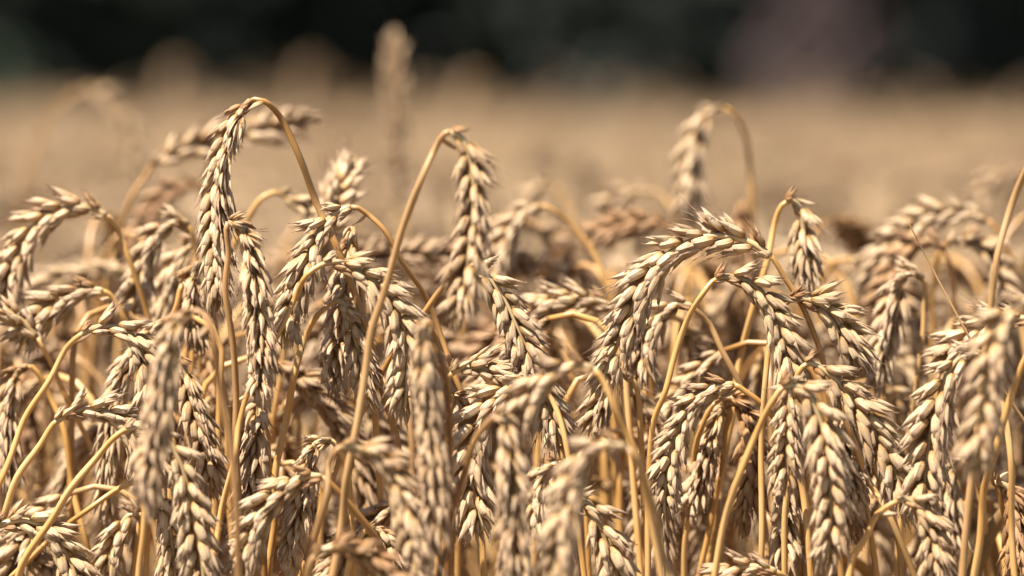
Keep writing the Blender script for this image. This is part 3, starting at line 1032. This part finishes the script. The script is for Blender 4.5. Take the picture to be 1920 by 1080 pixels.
for (px_, py_, D_, w_) in ((335, 128, 7.0, 'left'), (585, 122, 7.2, 'centre left'), (890, 150, 6.4, 'centre')):
    for (dx, lab) in ((0, 'very blurred tall wheat ear bulging above the far field line, %s'), ):
        w = 1.8 / D_ * 6
        stalk(lab % w_, D_, 40,
              [(px_ + 18 * w, py_ + 90 * w), (px_ + 15 * w, py_ + 40 * w), (px_ + 11 * w, py_ + 8 * w)],
              [(px_ + 7 * w, py_), (px_ - 3 * w, py_ - 1 * w), (px_ - 11 * w, py_ + 14 * w), (px_ - 13 * w, py_ + 38 * w), (px_ - 13 * w, py_ + 62 * w)],
              'pale', detail=False, sc=1.2)
# single dry grass blade crossing the right side
gp = [at(x, y, d) for x, y, d in ((2075, 1080, 1.80), (2010, 940, 1.80), (1940, 820, 1.79), (1872, 718, 1.785), (1822, 640, 1.78), (1778, 560, 1.78), (1735, 478, 1.78), (1695, 402, 1.775))]
low = stem_to_ground(gp[0], gp[1] - gp[0], rnd)
gb = Vector((low[0].x, low[0].y, 0))
V, F, UV = tube(catmull([p - gb for p in low + gp], 0.01), lambda t: 0.0011 if t < .8 else 0.0011 * (1 - t) / .2 + .00015, 6, 0.2)
g_o = link('dry_grass_blade', new_mesh('dry_grass_blade', V, F, UV, [M_STEMB]))
g_o.location = gb
tag(g_o, 'thin dark dry grass blade leaning left to a point across the right side', 'grass blade')

# ------------------------------------------------------------------ individual stalks of the rows behind
STRAW = [M_GOLD, M_PALE, M_GREY, M_BROWN]


def arch_curve(H, bend, ear_len, rr):
    """a stalk in its own plane: up to height H, then bending over by `bend` radians towards +X; returns stem, ear lists"""
    pts = []
    # ear and neck: curvature concentrated in the neck
    ds = 0.004
    ang = rr.uniform(0.0, 0.10)
    L_stem = H
    p = Vector((0, 0, 0))
    s = 0
    wob = rr.uniform(-.05, .05)
    necklen = rr.uniform(.028, .060)
    tot = L_stem + ear_len
    k0 = L_stem - necklen * 0.85
    earb = bend * 0.30
    while s < tot:
        if s > k0 and s < L_stem:
            ang += (bend - earb) * ds / (necklen * 0.85)
        elif s >= L_stem:
            ang += earb * ds / ear_len * (1.7 if s < L_stem + ear_len * .5 else 0.3)
        d = Vector((math.sin(ang), wob * math.sin(s * 7), math.cos(ang)))
        p = p + d.normalized() * ds
        pts.append(p.copy())
        s += ds
    ns = int(L_stem / ds)
    return pts[:ns], pts[ns - 1:]


def build_arch(H, bend, el, seed, raws, roll, sides=8, sc=1.0):
    rr = random.Random(seed)
    st, ea = arch_curve(H, bend, el, rr)
    lowp = [p for i, p in enumerate(st[:-45])][::12] + st[-45::2]
    if lowp[-1] != st[-1]:
        lowp.append(st[-1])
    lowp[0] = Vector((lowp[0].x, lowp[0].y, -.004))
    SV = tube(lowp, stem_rad(1, .0015, .0011), sides, .06, seed)
    V, F, UV = joined_ear(ea, R(roll), rr, raws, viewN=Vector((0, 1, 0)), small=sc)
    add_rachis(V, F, UV, ea[:-2])
    return SV, (V, F, UV)


protos = []
PSPEC = []
pr = random.Random(31)
for i in range(14):
    PSPEC.append((pr.uniform(.83, .87), R([175, 150, 120, 165, 100, 185, 140, 70, 160, 130, 178, 155, 30, 170][i]),
                  pr.uniform(.066, .088), 50 + i, [0, 25, 80, 60, 10, 85, 40, 15, 70, 0, 30, 88, 60, 45][i]))
for i, (H, b, el, sd_, ro) in enumerate(PSPEC):
    SV, EV = build_arch(H, b, el, sd_, SPK_RAW, ro, sc=pr.uniform(.84, 1.12))
    me_s = new_mesh('stem', *SV, [M_STEM if i % 4 else M_STEMB])
    me_e = new_mesh('ear', *EV, [STRAW[(0, 1, 0, 2, 1, 0, 2)[i % 7] if i != 6 else 3]])
    lv = None
    if i % 2 == 0:
        r2 = random.Random(900 + i)
        z0 = pr.uniform(.58, .71)
        a = r2.uniform(0, 6.28)
        q = Vector((math.cos(a), math.sin(a), 0))
        w_ = Vector((-q.y, q.x, 0))
        lp = [Vector((0, 0, z0 - .01)), Vector((0, 0, z0 + .035)) + q * .008, Vector((0, 0, z0 + .062)) + q * .024, Vector((0, 0, z0 + .060)) + q * .045 + w_ * .006,
              Vector((0, 0, z0 + .025)) + q * .060 + w_ * .014, Vector((0, 0, z0 - .03)) + q * .064 + w_ * .016, Vector((0, 0, z0 - .10)) + q * .060 + w_ * .008]
        lv = new_mesh('leaf', *leaf_geo(catmull(lp, .006), r2.uniform(.005, .0085), r2.uniform(3, 9), r2), [M_LEAF])
    r_ = link('wheat_stalk', None)
    r_.empty_display_size = .02
    so = link('stem', me_s, r_)
    eo = link('ear', me_e, r_)
    kids = [so, eo]
    if lv:
        kids.append(link('leaf', lv, r_))
    top = max(v[2] for v in EV[0])
    protos.append((r_, kids, top))


def copy_stalk(i):
    r0, kids, top = protos[i]
    r_ = r0.copy()
    col.objects.link(r_)
    for k in kids:
        c = k.copy()
        col.objects.link(c)
        c.parent = r_
    return r_, top


ZN = ['at the left edge', 'under the tall sharp ear', 'below the long pale ear', 'behind the slanting bright ear',
      'behind the large arching ear', 'behind the broad sharp ear', 'behind the upper right cluster']
N_IND = 216
spots = []
fr = random.Random(77)
tries = 0
while len(spots) < N_IND and tries < 200000:
    tries += 1
    D = 1.835 + .60 * fr.random() ** 1.6
    x = fr.uniform(-.5, .5) * (0.18 * D + 0.05)
    if any((x - a) ** 2 + ((D - d_) * 1.0) ** 2 < 0.0165 ** 2 for a, d_ in spots):
        continue
    spots.append((x, D))
spots.sort(key=lambda s: s[1])
used = set()
for n_, (x, D) in enumerate(spots):
    i = fr.randrange(14)
    if D < 2.0 and i in (1, 2, 4, 6, 7, 9, 11, 12):
        i = fr.choice((0, 3, 5, 8, 10, 13))
    if i == 12 and fr.random() < .8:
        i = 0
    if i not in used:
        used.add(i)
        r_, kids, top = protos[i]
    else:
        r_, top = copy_stalk(i)
    # peak height: lower right behind the sharp rows, the canopy line further back
    f = (D - 1.845) / 1.05
    if D < 2.0:
        peak = fr.uniform(.812, .882)
    else:
        peak = CAMZ - fr.uniform(330, 500) / FPX * D if fr.random() < .9 else CAMZ - fr.uniform(270, 330) / FPX * D
    s_ = peak / top
    wc = at(960, 540, D)
    r_.location = (x, D, 0)
    r_.scale = (1, 1, s_)
    yaw = fr.uniform(0, 6.283) if D > 2.02 else fr.uniform(-.1, math.pi + .1)
    r_.rotation_euler = (0, fr.uniform(-.05, .05), yaw)
    zi = min(6, max(0, int((x / (0.18 * D) + .5) * 7)))
    band = 'just behind the sharp rows' if D < 2.05 else ('in the soft second rows' if D < 2.4 else 'in the hazy third rows')
    tag(r_, 'blurred wheat stalk %s, %s' % (band, ZN[zi]), 'wheat',
        'wheat stalks %s, %s' % (band, ZN[zi]))
for i in range(14):
    if i not in used:
        r_, kids, top = protos[i]
        r_.location = (fr.uniform(-.2, .2), 2.5, 0)
        tag(r_, 'blurred straw coloured wheat stalk in the soft second rows', 'wheat', 'wheat stalks in the soft second rows')

# ------------------------------------------------------------------ the rest of the field, one mass
def np_geo(V, F):
    V = np.array([tuple(v) for v in V], dtype=np.float32)
    quads = []
    for f in F:
        if len(f) == 4:
            quads.append(f)
        elif len(f) == 3:
            quads.append((f[0], f[1], f[2], f[2]))
    return V, F


def simple_spikelets(kind):
    """low detail husks: kind 0 = three pointed husks, kind 1 = one diamond"""
    V, F, UV = [], [], []
    if kind == 0:
        specs = [(-.0024, -.28), (.0024, .28), (0, 0)]
        L_, w = .0105, .0034
    else:
        specs = [(0, 0)]
        L_, w = .0115, .0085
    for off, ty in specs:
        o = len(V)
        M = Matrix.Translation((off * .5, 0, 0)) @ Matrix.Rotation(ty, 4, 'Y')
        wy = w if kind == 0 else .0055
        pts = [(0, 0, 0)] + [(w / 2 * math.cos(a), wy / 2 * 1.2 * math.sin(a), L_ * .4) for a in (0, 1.571, 3.1416, 4.712)] + [(0, 0, L_)]
        V.extend(M @ Vector(p) for p in pts)
        UV.extend([(0, 0.1)] + [(.5, .5)] * 4 + [(.5, .95)])
        for k in range(4):
            a, b = 1 + k, 1 + (k + 1) % 4
            F.append((o, o + b, o + a))
            F.append((o + a, o + b, o + 5))
    return V, F, UV


def tri_arrays(V, F, UV):
    V = np.array([tuple(v) for v in V], dtype=np.float32)
    T = []
    for f in F:
        for k in range(1, len(f) - 1):
            T.append((f[0], f[k], f[k + 1]))
    return V, np.array(T, dtype=np.int32), np.array(UV, dtype=np.float32)


def low_arch(seed, H, bend, el, roll, kind, sides):
    rr = random.Random(seed)
    st, ea = arch_curve(H, bend, el, rr)
    raw = simple_spikelets(kind)
    lowp = [Vector((st[0].x, st[0].y, 0)), st[len(st) // 2]] + st[-24::6] + [st[-1]]
    V, F, UV = tube(lowp, lambda t: .0016, sides)
    if kind == 0:
        v, f, u = joined_ear(ea, R(roll), rr, [raw, raw], viewN=Vector((0, 1, 0)))
    else:
        v, f, u = joined_ear(ea, R(roll), rr, [raw, raw], viewN=Vector((0, 1, 0)), spacing=.007)
    o = len(V)
    V = list(V) + list(v)
    F = F + [tuple(i + o for i in ff) for ff in f]
    UV = [(a, .35) for a, b in UV] + u
    return tri_arrays(V, F, UV)


def mass(name, spots, variants, mat, label, group, seed):
    rs = np.random.RandomState(seed)
    Vs, Ts, Us, Cs = [], [], [], []
    o = 0
    for (x, y, peak) in spots:
        V, T, U = variants[rs.randint(len(variants))]
        a = rs.uniform(0, 6.283)
        c, s = math.cos(a), math.sin(a)
        h = V[:, 2].max()
        W = np.empty_like(V)
        W[:, 0] = V[:, 0] * c - V[:, 1] * s + x
        W[:, 1] = V[:, 0] * s + V[:, 1] * c + y
        W[:, 2] = V[:, 2] * (peak / h)
        Vs.append(W)
        Ts.append(T + o)
        Us.append(U)
        o += len(V)
    V = np.concatenate(Vs)
    T = np.concatenate(Ts)
    U = np.concatenate(Us)
    me = bpy.data.meshes.new(name)
    me.vertices.add(len(V))
    me.vertices.foreach_set('co', V.ravel())
    me.loops.add(T.size)
    me.loops.foreach_set('vertex_index', T.ravel())
    me.polygons.add(len(T))
    me.polygons.foreach_set('loop_start', np.arange(0, T.size, 3, dtype=np.int32))
    me.update(calc_edges=True)
    ul = me.uv_layers.new(name='UVMap')
    ul.data.foreach_set('uv', U[T.ravel()].ravel())
    me.materials.append(mat)
    ob_ = link(name, me)
    tag(ob_, label, 'wheat field', group, 'stuff')
    return ob_


def height_wave(x, y):
    return 0.012 * math.sin(x * 2.1 + y * .7) + 0.010 * math.sin(x * .9 - y * 1.3 + 2)


fs = random.Random(5)
near = []
# beyond the individual rows, and to both sides of them
for _ in range(3600):
    y = fs.uniform(1.78, 5.5)
    w = 0.5 * (0.18 * y) + 0.45
    x = fs.uniform(-w, w)
    inside = abs(x) < 0.5 * (0.18 * y + 0.05)
    if y < 2.36 and (inside or (y < 2.1 and abs(x) < 0.5 * (0.18 * y + 0.05) + .10)):
        continue
    pk = fs.uniform(.79, .875) + height_wave(x, y) * .5
    if fs.random() < .10 and y > 2.9:
        pk += fs.uniform(.02, .05)
    if fs.random() < .09 and y < 3.3:
        pk = fs.uniform(.868, .898)
    near.append((x, y, pk))
far = []
for _ in range(11000):
    y = 5.4 + (15 - 5.4) * fs.random() ** 1.15
    w = 0.5 * (0.18 * y) + 0.8
    x = fs.uniform(-w, w)
    pk = fs.uniform(.785, .857) + height_wave(x, y) * 1.2
    if fs.random() < .06:
        pk += fs.uniform(.03, .09)
    far.append((x, y, pk))
nv = [low_arch(i, .86, R(b), .08, ro, 0, 5) for i, (b, ro) in enumerate([(175, 0), (150, 60), (120, 30), (165, 85), (90, 20), (180, 45)])]
fv = [low_arch(20 + i, .86, R(b), .08, ro, 1, 3) for i, (b, ro) in enumerate([(175, 0), (140, 60), (110, 30), (165, 85), (60, 20)])]
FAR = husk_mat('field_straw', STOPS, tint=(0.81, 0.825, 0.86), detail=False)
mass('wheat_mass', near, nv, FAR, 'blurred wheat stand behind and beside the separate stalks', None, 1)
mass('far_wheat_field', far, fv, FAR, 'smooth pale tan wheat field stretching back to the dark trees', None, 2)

# ------------------------------------------------------------------ trees and shrubs behind the field
def leaf_mat(name, c1, c2, c3):
    m, nt, out = nodes(name)
    N, Lk = nt.nodes.new, nt.links.new
    geo = N('ShaderNodeNewGeometry')
    cr = ramp(nt, [(0.0, c1), (0.5, c2), (1.0, c3)])
    Lk(geo.outputs['Random Per Island'], cr.inputs[0])
    b = N('ShaderNodeBsdfPrincipled')
    b.inputs['Roughness'].default_value = 0.6
    b.inputs['Specular IOR Level'].default_value = 0.25
    Lk(cr.outputs[0], b.inputs['Base Color'])
    Lk(b.outputs[0], out.inputs['Surface'])
    return m


M_BARK = soil_mat('bark', (0.03, 0.022, 0.016), (0.06, 0.045, 0.03), (0.10, 0.075, 0.055), 6)
M_DARK = leaf_mat('dark_evergreen_leaves', (0.019, 0.022, 0.018), (0.026, 0.029, 0.023), (0.036, 0.039, 0.031))
M_GREEN = leaf_mat('green_leaves', (0.022, 0.032, 0.016), (0.034, 0.047, 0.024), (0.048, 0.062, 0.034))
M_PURP = leaf_mat('purple_leaves', (0.050, 0.031, 0.028), (0.085, 0.054, 0.049), (0.125, 0.083, 0.076))


def crown(seed, rx, ry, z0, z1, n, leaf, mat, shape=1.0):
    rs = np.random.RandomState(seed)
    # clumps first, leaves around them
    nc = max(12, n // 60)
    cz = rs.uniform(0, 1, nc)
    ang = rs.uniform(0, 6.283, nc)
    rad = np.sqrt(rs.uniform(0.15, 1, nc)) * (np.sin(np.pi * (0.12 + 0.86 * cz)) ** 0.6)
    C = np.stack([np.cos(ang) * rad * rx, np.sin(ang) * rad * ry, z0 + (z1 - z0) * cz], 1)
    idx = rs.randint(0, nc, n)
    P = C[idx] + rs.normal(0, 1, (n, 3)) * np.array([rx, ry, (z1 - z0) * .5]) * 0.13
    P[:, 2] = np.maximum(P[:, 2], 0.05)
    d1 = rs.normal(0, 1, (n, 3))
    d1 /= np.linalg.norm(d1, axis=1)[:, None]
    d2 = np.cross(d1, rs.normal(0, 1, (n, 3)))
    d2 /= np.linalg.norm(d2, axis=1)[:, None]
    s = leaf * rs.uniform(.6, 1.3, n)[:, None]
    V = np.concatenate([P - d1 * s, P + d2 * s * .45, P + d1 * s, P - d2 * s * .45], 1).reshape(-1, 3).astype(np.float32)
    T = np.arange(4 * n, dtype=np.int32)
    me = bpy.data.meshes.new('crown')
    me.vertices.add(4 * n)
    me.vertices.foreach_set('co', V.ravel())
    me.loops.add(4 * n)
    me.loops.foreach_set('vertex_index', T)
    me.polygons.add(n)
    me.polygons.foreach_set('loop_start', np.arange(0, 4 * n, 4, dtype=np.int32))
    me.update(calc_edges=True)
    me.materials.append(mat)
    return me


def tree(name, label, cat, x, y, h, rx, z0, mat, seed, leaf=.13, n=9000, group=None):
    r_ = link(name, None)
    r_.location = (x, y, -0.01)
    tag(r_, label, cat, group)
    rr = random.Random(seed)
    P = [Vector((0, 0, -.05)), Vector((rr.uniform(-.1, .1) * rx * .3, 0, h * .3)), Vector((rr.uniform(-.15, .15) * rx, 0, h * .85))]
    V, F, UV = tube(catmull(P, h / 14), lambda t: h * .022 * (1 - .8 * t) + .01, 9, .2, seed)
    for k in range(7):
        z = h * rr.uniform(.15, .75)
        a = rr.uniform(0, 6.283)
        e = Vector((math.cos(a) * rx * .75, math.sin(a) * rx * .75, z + rx * .35))
        v, f, u = tube([Vector((0, 0, z)), Vector((0, 0, z)).lerp(e, .5) + Vector((0, 0, -.05 * h)), e], lambda t: h * .008 * (1 - t) + .006, 5)
        o = len(V)
        V.extend(v)
        F.extend(tuple(i + o for i in ff) for ff in f)
        UV.extend(u)
    link('trunk', new_mesh('trunk', V, F, UV, [M_BARK]), r_)
    link('crown', crown(seed, rx, rx * .85, z0, h, n, leaf, mat), r_)


tr = random.Random(3)
for i in range(15):
    x = -14.5 + i * 2.05 + tr.uniform(-.4, .4)
    y = 40 + tr.uniform(-1.2, 1.8)
    side = 'left' if x < -3.6 else ('right' if x > 3.6 else 'middle')
    tree('evergreen_tree', 'dark evergreen tree in the shaded row behind the field, %s stretch' % side, 'tree',
         x, y, tr.uniform(6.5, 9.0), 2.1, .1, M_DARK, 200 + i, leaf=.16, n=11000, group='dark evergreen trees behind the field, %s stretch' % side)
for i in range(9):
    x = -17 + i * 4.2
    tree('evergreen_tree', 'tall dark tree in the second row beyond the field', 'tree', x, 46, tr.uniform(9, 12), 3.4, .1, M_DARK, 400 + i,
         leaf=.28, n=9000, group='tall dark trees beyond the field')
tree('purple_shrub', 'very blurred mauve brown shrub before the dark trees at upper right', 'shrub', 2.0, 36.5, 1.45, .42, .1, M_PURP, 501, leaf=.07, n=4500)
tree('green_shrub', 'very blurred green shrub before the dark trees at the upper left edge', 'shrub', -3.1, 33, 1.0, .5, .05, M_GREEN, 502, leaf=.06, n=3500)
